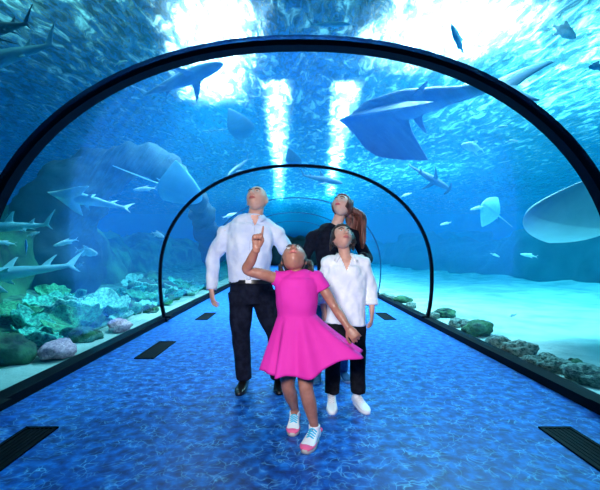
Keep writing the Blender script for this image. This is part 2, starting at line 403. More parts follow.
def coral_mesh(seed, mat):
    nr, na = 9, 44; top = []; rnd = random.Random(seed); ph = [rnd.uniform(0, 6) for _ in range(4)]
    def pt(r, a, dz):
        R = r*(1+.16*math.sin(3*a+ph[0])+.1*math.sin(5*a+ph[1])+.05*math.sin(11*a+ph[2]))
        z = .38*r**1.6+.09*r*math.sin(4*a+ph[3])+.06*r*math.sin(9*a+ph[1])+dz
        return V((R*math.cos(a), R*math.sin(a), z))
    mb = MB(); rs = []
    for i in range(nr+1): rs.append([pt(.05+.95*i/nr, 2*PI*j/na, 0) for j in range(na)])
    rs.append([pt(1.04, 2*PI*j/na, .02) for j in range(na)])
    rs.append([pt(1.03, 2*PI*j/na, -.06) for j in range(na)])
    for i in range(nr, -1, -1): rs.append([pt(.12+.88*i/nr, 2*PI*j/na, -.09-.25*(1-i/nr)) for j in range(na)])
    mb.rings(rs)
    me = bpy.data.meshes.new('plate_coral'); me.from_pydata([tuple(v) for v in mb.v], [], mb.f); me.materials.append(mat)
    me.polygons.foreach_set('use_smooth', [True]*len(me.polygons)); return me
CO = [coral_mesh(i, M['coral%d' % (1+i % 3)]) for i in range(9)]
def branch_mesh(seed, mat):
    rnd = random.Random(seed); mb = MB()
    for k in range(11):
        a = rnd.uniform(0, 2*PI); t = rnd.uniform(.2, 1); d = V((math.cos(a)*t, math.sin(a)*t, 1)).normalized()
        p1 = d*rnd.uniform(.35,.5); p2 = p1+(d+V((rnd.uniform(-.6,.6), rnd.uniform(-.6,.6), .2))).normalized()*.4
        mb.tube([V((0,0,-.1)), p1, p2], [.11,.09,.06], n=8, sub=3)
        p3 = p1+(d+V((rnd.uniform(-.9,.9), rnd.uniform(-.9,.9), 0))).normalized()*.32
        mb.tube([p1, p3], [.08,.05], n=8, sub=2)
    me = bpy.data.meshes.new('branching_coral'); me.from_pydata([tuple(v) for v in mb.v], [], mb.f); me.materials.append(mat)
    me.polygons.foreach_set('use_smooth', [True]*len(me.polygons)); return me
BR = [branch_mesh(i, M['coral%d' % (1+i % 3)]) for i in range(3)]
rnd = random.Random(3)
cells = []
for r_ in range(8):
    for c_ in range(30): cells.append((r_, c_))
placed = [(-2.75, 4.3, .3), (-2.75, 5.9, .3)]
for r_, c_ in cells:
    x = -2.85 - r_*.3 + rnd.uniform(-.14,.14); y = 2.3 + c_*.36 + rnd.uniform(-.25,.25)
    if W(0,0,1) and (x/y*F+VX) < -30: continue
    if -2.9 < x and rnd.random() < .15: continue
    z = bed_h(x, y); s = rnd.uniform(.2,.38)*(1 if r_ > 0 else .6)
    if math.hypot(x+5.5, y-9.5) < 1.7 or any(math.hypot(x-a_, y-b_) < .6*(s+c2) for a_, b_, c2 in placed): continue
    if x-s < -4.85: continue
    placed.append((x, y, s))
    where = 'close to the left kerb' if r_ < 2 else ('in the middle of the left reef' if r_ < 6 else 'at the back of the left reef under the rock wall')
    t = rnd.random()
    if t < .62:
        k = rnd.randrange(9); cn = ['teal', 'green', 'pale'][k % 3]
        put('plate_coral', CO[k], V((x, y, z+s*.35)), s, rnd.uniform(0, 6), '%s plate coral %s' % (cn, where), 'coral', '%s plate corals %s' % (cn, where), (rnd.uniform(-.45,.45), rnd.uniform(0,.6)))
    elif t < .78:
        k = rnd.randrange(3); cn = ['teal', 'green', 'pale'][k]
        put('branching_coral', BR[k], V((x, y, z+.03)), s*.9, rnd.uniform(0, 6), '%s branching coral %s' % (cn, where), 'coral', '%s branching corals %s' % (cn, where))
    else:
        k = rnd.randrange(3)
        put('reef_rock', RD[k], V((x, y, z+s*.2)), s*1.1, rnd.uniform(0, 6), 'dark mossy rock %s' % where, 'rock', 'dark mossy rocks %s' % where)

# ------------------------------------------------------------ sea animals (local: +X head, Z up, unit length 1)
def fin(mb, root_a, root_b, tip, th=.012, tipw=.25):
    """tapered blade: root edge a-b, tip point"""
    a, b, t = V(root_a), V(root_b), V(tip); n = (b-a).cross(t-a).normalized(); rs = []
    for k in range(6):
        u = k/5; c = 1-(1-tipw)*u
        mid = ((a+b)/2).lerp(t, u); half = (b-a)/2*c; mid = mid + (a-b)*.1*math.sin(u*PI)
        ring = []
        for j in range(12):
            w = 2*PI*j/12; ring.append(mid+half*math.cos(w)+n*th*(1-.55*u)*math.sin(w))
        rs.append(ring)
    mb.rings(rs)
def shark_mesh(mat, fat=1.0, hammer=False, dorsal2=True):
    mb = MB(); X = [.5, .47, .42, .33, .2, .05, -.1, -.24, -.34, -.41]
    R = [(.008,.006), (.03,.022), (.05,.04), (.064,.058), (.074,.072), (.072,.07), (.052,.054), (.03,.034), (.017,.022), (.011,.018)]
    pts = [V((x, 0, .012*math.sin(x*3))) for x in X]
    mb.tube(pts, [(a*fat, b*fat) for a, b in R], n=24, sub=4, up=(0,0,1))
    for s_ in (-1, 1):
        fin(mb, (.22, s_*.05*fat, -.03), (.11, s_*.05*fat, -.035), (.05, s_*.24, -.075), .012)
        fin(mb, (-.12, s_*.03, -.035), (-.18, s_*.025, -.035), (-.2, s_*.08, -.06), .009)
    fin(mb, (.1, 0, .05*fat), (-.02, 0, .05*fat), (-.05, 0, .17), .012)
    if dorsal2: fin(mb, (-.2, 0, .03), (-.26, 0, .025), (-.28, 0, .075), .009)
    fin(mb, (-.36, 0, 0), (-.43, 0, 0), (-.53, 0, .15), .01); fin(mb, (-.37, 0, 0), (-.42, 0, 0), (-.46, 0, -.07), .009)
    if hammer: mb.tube([V((.46,-.11,0)), V((.49,-.04,0)), V((.49,.04,0)), V((.46,.11,0))], [(.018,.012),(.03,.014),(.03,.014),(.018,.012)], n=14, sub=4, up=(0,0,1))
    me = remesh(mb, .006, 3); me.materials.append(mat); return me
def guitar_mesh(mat, big=False):
    """wedge-headed guitarfish: triangular disc, shark-like tail with two dorsal fins"""
    mb = MB()
    n = 40; rs = []; sp = .32 if big else .22
    def pw(x, T):
        for (a, p), (b_, q) in zip(T, T[1:]):
            if x <= b_: return p+(q-p)*(x-a)/(b_-a)
        return T[-1][1]
    FT = [(0,.5),(.1,.47),(.31,.42),(.6,.37),(.78,.3),(.9,.17),(1,.015)] if big else [(0,.5),(.2,.4),(.6,.25),(.85,.16),(1,.07)]
    BT = [(0,.1),(.45,.07),(.75,.03),(1,-.005)] if big else [(0,.16),(.5,.1),(1,.05)]
    dr = .62 if big else .15
    for i in range(n+1):
        u = -1+2*i/n; au = abs(u); front = pw(au, FT); back = pw(au, BT)
        h = .05*(1-au)**1.1+.006; mid = (front+back)/2; half = (front-back)/2
        f = (.5, 1.5) if big and u > 0 else (1, 1)   # one wing curled down in mid-stroke
        rs.append([V((mid+half*math.cos(2*PI*j/20), u*sp*(1-.12*dr*au)*f[0], -dr*sp*au**1.3*.9*f[1]+h*math.sin(2*PI*j/20)*(1-.35*math.cos(2*PI*j/20)))) for j in range(20)])
    mb.rings(rs)
    k = 1.25 if big else 1
    mb.tube([V((.4,0,0)), V((.3,0,0)), V((.12,0,.005)), V((-.05,0,.005)), V((-.22,0,0)), V((-.38,0,0)), V((-.44,0,.005))], [(.04,.022),(.07*k,.04*k),(.08*k,.052*k),(.06*k,.05*k),(.038*k,.034*k),(.02*k,.024*k),(.012*k,.02*k)], n=24, sub=5, up=(0,0,1))
    for s_ in (-1, 1): fin(mb, (.08, s_*.05, -.015), (0, s_*.05, -.015), (-.01, s_*(.17 if big else .12), -.015-.1*dr), .01, .2)
    fin(mb, (.08, 0, .04), (-.02, 0, .035), (-.05, 0, .18), .011); fin(mb, (-.2, 0, .025), (-.28, 0, .02), (-.34, 0, .15), .009)
    if big: fin(mb, (-.40, 0, .045), (-.47, 0, -.09), (-.77, 0, .13), .015, .3); fin(mb, (-.36, 0, 0), (-.51, 0, .02), (-.55, 0, -.23), .014, .2)
    else: fin(mb, (-.38, 0, 0), (-.47, 0, 0), (-.56, 0, .16), .011, .2); fin(mb, (-.4, 0, 0), (-.46, 0, 0), (-.5, 0, -.09), .01)
    me = remesh(mb, .0055, 3); me.materials.append(mat); return me
def ray_mesh(mat, span=.62, tail=.55, curl=.12):
    mb = MB(); n = 30; rs = []
    for i in range(n+1):
        u = -1+2*i/n; au = abs(u)
        y = u*span/2*1.0
        front = .5-.40*au**1.9; back = -.04+.10*au**1.5
        if au > .97: front = min(front, back+.03)
        h = .05*(1-au)**1.4+.006; mid = (front+back)/2; half = (front-back)/2; ring = []
        for j in range(20):
            a = 2*PI*j/20; ring.append(V((mid+half*math.cos(a), y, curl*au**2+h*math.sin(a)*(1+.3*math.cos(a)))))
        rs.append(ring)
    mb.rings(rs)
    mb.tube([V((.42,0,.01)), V((.25,0,.012)), V((.05,0,.008))], [(.03,.02),(.07,.055),(.04,.03)], n=20, sub=5, up=(0,0,1))
    mb.tube([V((.06,0,0)), V((-.15,0,0)), V((-tail,0,.02))], [.018,.009,.006], n=10, sub=5)
    for s_ in (-1, 1): fin(mb, (.05, s_*.03, 0), (-.03, s_*.03, 0), (-.07, s_*.07, 0), .007)
    me = remesh(mb, .005, 3); me.materials.append(mat); return me
def fish_mesh(mat, deep=.16, thin=.06):
    mb = MB(); mb.tube([V((.5,0,0)), V((.38,0,.0)), V((.15,0,.01)), V((-.1,0,.005)), V((-.32,0,0)), V((-.4,0,0))],
        [(.012,.015), (thin*.7,deep*.62), (thin,deep), (thin*.85,deep*.8), (.018,.035), (.01,.03)], n=18, sub=5, up=(0,0,1))
    fin(mb, (-.36,0,.0), (-.42,0,.02), (-.54,0,.14), .01, .35); fin(mb, (-.36,0,.0), (-.42,0,-.02), (-.54,0,-.14), .01, .35)
    fin(mb, (.15,0,deep*.85), (-.12,0,deep*.65), (-.14,0,deep*1.45), .01, .4); fin(mb, (-.02,0,-deep*.7), (-.18,0,-deep*.45), (-.2,0,-deep*1.2), .01, .4)
    for s_ in (-1, 1): fin(mb, (.2, s_*thin*.8, -.02), (.13, s_*thin*.8, -.04), (.04, s_*(thin+.06), -.07), .008)
    me = remesh(mb, .011, 2); me.materials.append(mat); return me
ME = {'shark': shark_mesh(M['shark']), 'sharkd': shark_mesh(M['sharkd']), 'sharkp': shark_mesh(M['belly'], .8), 'hammer': shark_mesh(M['sharkd'], .9, True),
      'guitar': guitar_mesh(M['rayd'], True), 'guitarp': guitar_mesh(M['belly']), 'ray': ray_mesh(M['belly']), 'raym': ray_mesh(M['midray'], .62), 'raydd': ray_mesh(M['sharkd'], .7),
      'fish': fish_mesh(M['silver']), 'fisht': fish_mesh(M['silver'], .1, .05), 'fishb': fish_mesh(M['bluef'])}
def swim(name, key, head, tail, up, label, cat, group=None, width=1.0, k=1.0):
    """head, tail as (px, py, depth): the animal lies between the two points"""
    a, b = W(*head), W(*tail); d = (a-b); L = d.length/1.02; x = d.normalized(); z = V(up); z = (z-x*z.dot(x)).normalized(); y = z.cross(x)
    R = Matrix((x, y, z)).transposed().to_4x4()
    o = bpy.data.objects.new(name, ME[key]); c = (a+b)/2
    o.matrix_world = Matrix.Translation(c) @ R @ Matrix.Diagonal((L, L*width, L*k, 1)); col.objects.link(o)
    return tag(o, label, cat, group)
swim('guitarfish', 'guitar', (337,121,6.6), (513,82,6.2), (-.2,.68,.72), 'huge blue wedge-nosed guitarfish gliding overhead behind the nearest arch at the upper right', 'guitarfish')
swim('guitarfish', 'guitarp', (46,192,6.0), (131,209,6.6), (-.1,.8,.6), 'pale guitarfish with pointed snout swimming left, over the left reef', 'guitarfish', width=1.1)
swim('guitarfish', 'guitarp', (-70,285,5.2), (80,264,6.0), (0,.7,.7), 'large pale guitarfish low over the reef at the left edge, tail toward the man', 'guitarfish', width=.9)
swim('shark', 'shark', (224,64,7.0), (136,97,7.4), (.1,.3,1), 'blue-grey shark passing under the bright light, upper left inside the near arch', 'shark', width=1.1)
swim('shark', 'sharkd', (-38,36,5.2), (34,21,4.8), (.2,-.3,1), 'dark shark cut by the top left corner of the picture', 'shark')
swim('shark', 'shark', (-60,76,6), (62,40,6.2), (.1,-.3,1), 'pale blue shark below the dark one at the top left edge', 'shark', width=1.1)
swim('shark', 'sharkp', (351,25,6), (307,24,6.1), (-.1,-.3,1), 'small pale shark above the top of the nearest arch', 'shark')
swim('shark', 'sharkp', (-30,230,7.5), (56,223,7.4), (0,-.2,1), 'long pale shark at the left edge above the large guitarfish', 'shark')
swim('shark', 'hammer', (450,190,9), (406,163,9.4), (.3,.8,.5), 'dark hammerhead shark heading down, below the huge guitarfish', 'shark', width=1.1)
swim('shark', 'sharkd', (343,184,12), (299,174,12.5), (-.1,-.3,1), 'small dark shark beyond the second arch above the woman', 'shark')
swim('shark', 'sharkd', (226,178,11), (250,157,11.5), (-.3,-.4,.8), 'small dark shark just above the second arch, over the man\'s shoulder', 'shark')
swim('stingray', 'raydd', (302,161,11), (272,158,11.3), (0,.7,.8), 'small dark ray at the crown of the second arch', 'ray')
swim('stingray', 'raydd', (255,126,10), (205,132,10.3), (0,.7,.8), 'dim blue ray between the bright light and the man\'s head', 'ray')
swim('stingray', 'raym', (203,200,9.2), (116,168,8.6), (.1,.75,.65), 'large pale blue stingray with its tail toward the upper left, left of the second arch', 'ray', width=1.0)
swim('stingray', 'ray', (526,211,5.2), (690,238,5.6), (.1,.66,.8), 'very large pale ray at the right edge, crossing the near arch', 'ray', width=1.0)
swim('stingray', 'ray', (482,203,9), (512,226,9.6), (-.5,.8,.3), 'small pale diamond-shaped ray left of the very large one', 'ray')
FS = [('fish',(461,145,7),(485,150,7.2),'white fish just under the huge guitarfish','w'),('fishb',(451,24,6.5),(465,57,6.8),'slim dark blue fish hanging in the bright light at the top right','d'),
 ('fish',(576,38,5.6),(551,24,5.9),'silver fish near the top right corner, nose down','w'),('fishb',(588,67,5.8),(606,66,5.9),'dark fish cut by the right edge, upper part','d'),
 ('fisht',(53,246,7),(79,239,7.2),'slim pale fish below the pointed guitarfish at the left','w'),('fish',(98,254,7),(75,250,7.1),'pale fish right of the slim one, above the left reef','w'),
 ('fishb',(26,239,7),(26,256,7.2),'small blue fish hanging upright near the left edge','d'),('fisht',(-8,242,7),(17,244,7.2),'pale fish cut by the left edge, above the reef','w'),
 ('fisht',(133,190,8),(157,188,8.1),'pale slim fish under the stingray\'s body','w'),('fish',(164,237,9),(151,232,9.1),'tiny pale fish left of the second arch','w'),
 ('fisht',(128,61,5.6),(114,65,5.7),'tiny white fish above the near arch at the upper left','w'),('fisht',(508,126,7),(494,128,7),'tiny white fish right of the white one, left of the near arch','w'),
 ('fisht',(519,141,7),(504,142,7),'tiny white fish closest under the near arch on the right','w'),('fisht',(412,193,10),(400,197,10),'tiny white fish left of the second arch top, under the hammerhead','w'),
 ('fisht',(322,132,9),(316,129,9),'tiny silver fish left of the huge guitarfish\'s nose','w'),('fisht',(520,254,10),(538,257,10),'tiny pale fish under the small pale ray','w'),
 ('fisht',(500,257,10),(490,253,10),'tiny pale fish low in the dark blue water at the right','w'),('fish',(517,314,7),(508,317,7),'small blue-green fish above the sand at the right','w'),
 ('fisht',(470,210,9),(486,206,9),'tiny pale fish left of the small pale ray','w'),('fish',(76,268,6),(84,262,6),'tiny fish at the tail of the large pale guitarfish','w'),
 ('fisht',(238,213,12),(222,218,12),'tiny pale fish beside the man\'s shoulder inside the second arch','w'),('fisht',(40,232,8),(26,236,8),'tiny pale fish beneath the long pale shark','w'),
 ('fisht',(440,225,10),(452,222,10),'tiny pale fish just outside the second arch on the right','w')]
for key, h, t, l, g in FS: swim('fish', key, h, t, (0,-.1,1), l, 'fish')

# ------------------------------------------------------------ people
def frame(fwd, up=(0,0,1)):
    y = V(fwd).normalized(); x = y.cross(V(up)).normalized(); z = x.cross(y); return Matrix((x, y, z)).transposed()
def head_pt(d, k):
    x, y, z = d; X = .078*x; Yv = .094*y; Z = .106*z
    if z < 0:
        t = -z; X *= 1-.26*t**1.6; Yv += .012*t; Z *= .93
        if y < 0: Yv *= 1-.45*t
    if y > 0: Yv *= .97
    if y > 0:
        def g(cx, cz, s_): return math.exp(-((x-cx)**2+(z-cz)**2)/(2*s_*s_))
        Yv += -.010*(g(.36,.06,.14)+g(-.36,.06,.14)) + .005*g(0,.26,.22) + .004*(g(.5,-.18,.16)+g(-.5,-.18,.16)) + .007*g(0,-.52,.16) + .006*g(0,-.9,.2) - .004*g(0,-.7,.09)
    return V((X, Yv, Z))*k
def build_head(mb, R, c, k):
    n, m = 40, 30; rs = []
    for i in range(1, m):
        a = PI*i/m
        rs.append([c + R @ head_pt((math.sin(a)*math.cos(2*PI*j/n), math.sin(a)*math.sin(2*PI*j/n), -math.cos(a)), k) for j in range(n)])
    mb.rings(rs)
    T = lambda p: c + R @ (V(p)*k)
    mb.tube([T((0,.086,.014)), T((0,.099,-.012)), T((0,.113,-.032))], [.008*k,.011*k,.0145*k], n=10, sub=3)
    for s_ in (-1, 1):
        mb.ell(T((s_*.014,.1,-.035)), (.0095*k,.010*k,.008*k), R, 10, 8)
        e = R @ Matrix.Rotation(s_*.35, 3, 'Z'); mb.ell(T((s_*.076,-.012,-.008)), (.008*k,.019*k,.031*k), e, 14, 10)
def face_parts(root, R, c, k, lipm, brow):
    T = lambda p: c + R @ (V(p)*k)
    for s_ in (-1, 1):
        e = MB(); e.ell(T((s_*.029,.0765,.007)), (.0135*k,.010*k,.0062*k), R, 14, 10); eo = e.obj('eye', M['eye'], root)
        i = MB(); i.ell(T((s_*.029,.0848,.008)), (.0055*k,.0028*k,.0052*k), R, 10, 8); i.obj('iris', M['iris'], eo)
        b = MB(); b.tube([T((s_*.014,.0915,.022)), T((s_*.03,.0895,.028)), T((s_*.048,.078,.022))], [(.0035*k,.0035*k),(.004*k,.004*k),(.0025*k,.0025*k)], n=8, sub=4)
        b.obj('eyebrow', brow, root)
    l = MB(); l.tube([T((-.024,.085,-.061)), T((-.009,.0975,-.057)), T((0,.0985,-.058)), T((.009,.0975,-.057)), T((.024,.085,-.061))], [.002*k,.0045*k,.004*k,.0045*k,.002*k], n=8, sub=4)
    l.tube([T((-.022,.085,-.063)), T((0,.0975,-.069)), T((.022,.085,-.063))], [.002*k,.0058*k,.002*k], n=8, sub=5); l.obj('lips', lipm, root)
def hand(mb, w, d, nrm, k, curl=(.35,.4,.45,.5), thumb=1, point=False, spread=.12, fr=.0085, tin=False):
    """w wrist, d finger direction, nrm palm normal (palm side), thumb side sign"""
    d = V(d).normalized(); nrm = V(nrm); nrm = (nrm-d*nrm.dot(d)).normalized(); s = d.cross(nrm)*thumb
    mb.tube([w-d*.02*k, w+d*.02*k, w+d*.055*k, w+d*.088*k], [(.027*k,.02*k),(.033*k,.018*k),(.041*k,.016*k),(.038*k,.013*k)], n=16, sub=4, up=nrm)
    Ls = (.078,.086,.080,.064)
    for i in range(4):
        off = (.031-.0207*i)*k; r0 = w+d*(.084-.004*abs(i-1.3))*k+s*off
        c = curl[i]; dd = (d+s*(spread*(1.5-i)*.7)).normalized(); L_ = Ls[i]*k; p = [r0-dd*.02*k, r0]; ang = 0
        for q, fl in enumerate((.45,.31,.24)):
            ang += c*(.8 if q == 0 else 1.1); v = dd*math.cos(ang)+nrm*math.sin(ang); p.append(p[-1]+v*L_*fl)
        mb.tube(p, [fr*1.1*k, fr*1.1*k, fr*k, fr*.92*k, fr*.8*k], n=10, sub=3)
    t0 = w+d*.028*k+s*.026*k+nrm*.006*k; td = (d*.8+s*(.15 if tin else .75)+nrm*(.65 if tin else .25)).normalized(); t1 = t0+td*.042*k
    t2 = t1+(d*.95+s*(-.45 if tin else .25)+nrm*(.35+curl[0]*.5)).normalized()*.034*k; t3 = t2+(d*.9-s*.1+nrm*(.5+curl[0]*.5)).normalized()*.026*k
    mb.tube([t0-td*.015*k, t0, t1, t2, t3], [.013*k,.014*k,.0115*k,.0105*k,.009*k], n=10, sub=3)
def torso(mb, J, w, inflate=0, lo=0, hi=99, flat=False):
    """J list of centres from pelvis up, w list of (halfwidth, halfdepth)"""
    c = J[lo:hi]; r = [(a+inflate, b+inflate) for a, b in w[lo:hi]]
    mb.tube(c, r, n=32, sub=6, up=(0,-1,0), flat=flat)
def shoe(root, ankle, toe_dir, L, k, mats, name='shoe', sole_mat=None, panel=None, lace=None, label=None, zbase=.0):
    """shoe with its heel under the ankle; root parented"""
    up = V((0,0,1)); f = V((toe_dir[0], toe_dir[1], 0)).normalized(); s = f.cross(up); a = V((ankle[0], ankle[1], zbase))
    heel = a - f*L*.24
    def P(u, v, h): return heel+f*L*u+s*v*k+up*h*k
    mb = MB()
    secs = [(0,.030,.02,.075),(.08,.036,.02,.085),(.25,.036,.02,.09),(.42,.037,.02,.078),(.6,.043,.02,.06),(.78,.045,.02,.047),(.92,.036,.02,.038),(1,.018,.02,.03)]
    rs = []
    for u, hw, z0, z1 in secs:
        ring = []
        for j in range(20):
            t = 2*PI*j/20; c_, s_ = math.cos(t), math.sin(t)
            ring.append(P(u, hw*math.copysign(abs(c_)**.7, c_), (z0+z1)/2-.004+(z1-z0)/2*1.15*math.copysign(abs(s_)**.8, s_)))
        rs.append(ring)
    mb.rings(rs); mb.tube([P(.2,0,.05), P(.2,0,.105)], [.036*k,.037*k], n=20, sub=3, flat=True)
    o = rm_obj(name, mb, .0045, mats, root, it=3)
    if label: o['label'] = label
    sb = MB(); rs = []
    for z in (0, .012, .024):
        ring = []
        for j in range(28):
            t = 2*PI*j/28; u = .5+.515*math.cos(t); hw = .032+.014*math.exp(-((u-.75)/.28)**2)
            ring.append(P(u, hw*math.copysign(abs(math.sin(t))**.6, math.sin(t))*1.05, z))
        rs.append(ring)
    sb.rings(rs); sb.obj('sole', sole_mat or mats, o)
    if panel:
        pb = MB()
        for j in range(7):
            t = -1.15+2.3*j/6
        rs = []
        for u, hw, z1 in ((.5,.044,.03),(.6,.0475,.03),(.78,.049,.03),(.9,.042,.028),(1.0,.025,.024)):
            rs.append([P(u, hw*math.cos(2*PI*j/16), z1+.012*math.sin(2*PI*j/16)) for j in range(16)])
        pb.rings(rs); pb.obj('toe_cap', panel, o)
        hb = MB(); hb.tube([P(.0,-.024,.06), P(-.02,0,.062), P(.0,.024,.06)], [.016*k,.018*k,.016*k], n=10, sub=4); hb.obj('heel_tab', panel, o)
    if lace:
        lb = MB()
        for q in range(4):
            u = .36+q*.075; h = .093-q*.0085
            lb.tube([P(u,-.024,h-.014), P(u+.01,0,h+.002), P(u,.024,h-.014)], [.005*k,.0055*k,.005*k], n=8, sub=4)
        lb.obj('laces', lace, o)
    return o

# ---------- man
def man():
    Y = 3.52; r = empty('person', (W(258,391,Y).x, 3.5, 0), 'bald man in pale blue dress shirt and dark trousers looking up, hand hanging down', 'person')
    sk = M['skin_m']; hc = W(257,199.5,Y-.06); R = frame((-.26,-.78,.58), (-.08,0,1))
    pel = W(252,292,Y+.02); J = [W(252,306,Y+.02), W(251,290,Y+.02), W(250,272,Y+.02), W(249,252,Y), W(250,236,Y), W(251,225,Y), W(254,219,Y)]
    w = [(.13,.10),(.175,.122),(.165,.115),(.18,.125),(.195,.12),(.17,.095),(.08,.07)]
    sh = [W(226,233,Y), W(276,233,Y+.02)]; el = [W(213.5,258,Y+.03), W(290,257,Y+.09)]; wr = [W(211.5,289,Y-.04), W(287,287,Y+.05)]
    hp = [W(241,298,Y+.02), W(263,298,Y+.02)]; kn = [W(241,337,Y-.02), W(276,337,Y+.0)]; an = [W(244,377,Y-.0), W(278,376,Y+.02)]
    b = MB(); build_head(b, R, hc, 1.14)
    b.tube([W(254,222,Y+.01), W(256,212,Y), hc+V((.004,.02,-.02))], [.07,.064,.062], n=20)
    torso(b, J, w, -.02, 1)
    for i in (0, 1):
        b.tube([sh[i], el[i], wr[i]], [.055,.042,.028], n=18, sub=8)
        b.tube([hp[i], kn[i], an[i]], [.085,.055,.04], n=18, sub=8)
    hand(b, wr[0]+V((0,0,-.005)), (.12,-.12,-1), (.75,.5,0), 1.02, (.3,.35,.4,.45), -1); hand(b, wr[1], (0,0,-1), (-.8,.3,0), 1.0, thumb=1)
    rm_obj('body', b, .0048, sk, r, it=2)
    face_parts(r, R, hc, 1.14, M['lip'], M['hair_b'])
    s = MB(); torso(s, J, w, .022, 2, 6, True)
    s.tube([W(251,280,Y+.02), W(250,270,Y+.02)], [(.192,.142),(.19,.14)], n=32, up=(0,-1,0), flat=True)
    s.tube([J[4], J[5], W(254.5,217,Y)], [(.2,.12),(.17,.1),(.085,.08)], n=32, up=(0,-1,0), flat=True)
    for i in (0, 1):
        s.tube([W(254,221,Y), sh[i]+V((.015*(2*i-1),0,.0))], [.085,.06], n=24)
        e2 = sh[i].lerp(el[i], .5)
        s.tube([sh[i]+V((.02*(1-2*i),0,0)), e2, el[i], el[i].lerp(wr[i], .5), wr[i]], [(.066,.072),(.068,.07),(.06,.064),(.054,.056),(.044,.048)], n=24, sub=6, flat=True)
    so = rm_obj('shirt', s, .008, M['shirt_m'], r, it=4, fn=vneck(folds(.016, 10), W(255.5,220,Y).x, W(255,228,Y).z, W(255,216,Y).z, .04, Y-.02, .05))
    pk = MB(); pk.tube([V((W(254.5-q*.55,224+q*6.6,Y).x, Y-.118-.024*min(1,q/3), W(0,226+q*6.6,Y).z)) for q in range(9)], [(.016,.006)]*9, n=10, sub=3, up=(0,-1,0), flat=True); pk.obj('placket', M['shirt_m'], so)
    collar(so, W(254.5,217.5,Y-.0), .074, .03, M['shirt_m'], (-.0,-1,0))
    for i in (0, 1):
        c = MB(); d = (wr[i]-el[i]).normalized(); c.tube([wr[i]-d*.055, wr[i]+d*.004], [(.047,.05),(.046,.049)], n=24, sub=3, flat=True); c.obj('cuff', M['shirt_m'], so)
    bt = MB()
    for q in range(6): p = W(253-q*.5, 224+q*9, 3.0); p = V((p.x/3.0*(Y-.14), Y-.14, CH+(p.z-CH)/3.0*(Y-.14))); bt.ell(p, (.006,.004,.006), n=8, m=6)
    t = MB(); t.tube([W(251,281,Y+.02), W(252,292,Y+.02), W(252.5,303,Y+.02)], [(.182,.132),(.195,.14),(.17,.125)], n=32, up=(0,-1,0), flat=True)
    for i in (0, 1):
        t.tube([hp[i]+V((0,0,.05)), hp[i].lerp(kn[i],.45), kn[i], kn[i].lerp(an[i],.5), an[i]+V((0,0,-.01))], [(.115,.12),(.1,.108),(.08,.085),(.073,.078),(.068,.08)], n=26, sub=6, flat=True)
    rm_obj('trousers', t, .008, M['navy'], r, it=4, fn=folds(.008, 9))
    bl = MB(); bl.tube([W(251,283,Y+.02), W(251,279,Y+.02)], [(.196,.146),(.194,.144)], n=40, up=(0,-1,0), flat=True); bo = bl.obj('belt', M['leather'], r)
    k = MB(); c = W(248.5,281,Y-.13); k.box(c, (.05,.012,.036)); k.obj('buckle', M['metal'], bo, smooth=False)['label'] = 'silver buckle'
    shoe(r, an[0]+V((0,.02,0)), (-.12,-1), .28, 1.05, M['leather'], zbase=.0); shoe(r, an[1]+V((0,.02,0)), (.1,-1), .28, 1.05, M['leather'])
def vneck(base, cx, z0, z1, hw, cy, push=.06):
    def fn(p, n):
        q = base(p, n)
        if p.y < cy and z0 < p.z < z1 and abs(p.x-cx) < hw*(p.z-z0)/(z1-z0): q.y += push
        return q
    return fn
def buttons(parent, pts, mat, r=.006):
    for p in pts: b = MB(); b.ell(p, (r, .004, r), n=10, m=8); b.obj('button', mat, parent)
def collar(parent, c, rad, h, mat, fwd, open_=.5, drop=.03):
    """turned-down shirt collar, open at the front"""
    mb = MB(); n = 26; rs = []
    f = V(fwd).normalized(); s = f.cross(V((0,0,1)))
    for i in range(n+1):
        a = -PI+open_+ (2*PI-2*open_)*i/n  # measured from back
        d = (-f*math.cos(a*1.0) + s*math.sin(a)) ; e = abs(a)/(PI-open_)
        top = c+d*rad+V((0,0,h*(1-.9*e**3))); bot = c+d*(rad+.03+.02*e**2)+V((0,0,-drop*(.3+1.3*e**3)))
        rs.append([top, top+d*.008+V((0,0,.002)), bot+d*.006, bot-d*.002])
    mb.rings(rs); return mb.obj('collar', mat, parent)
man()

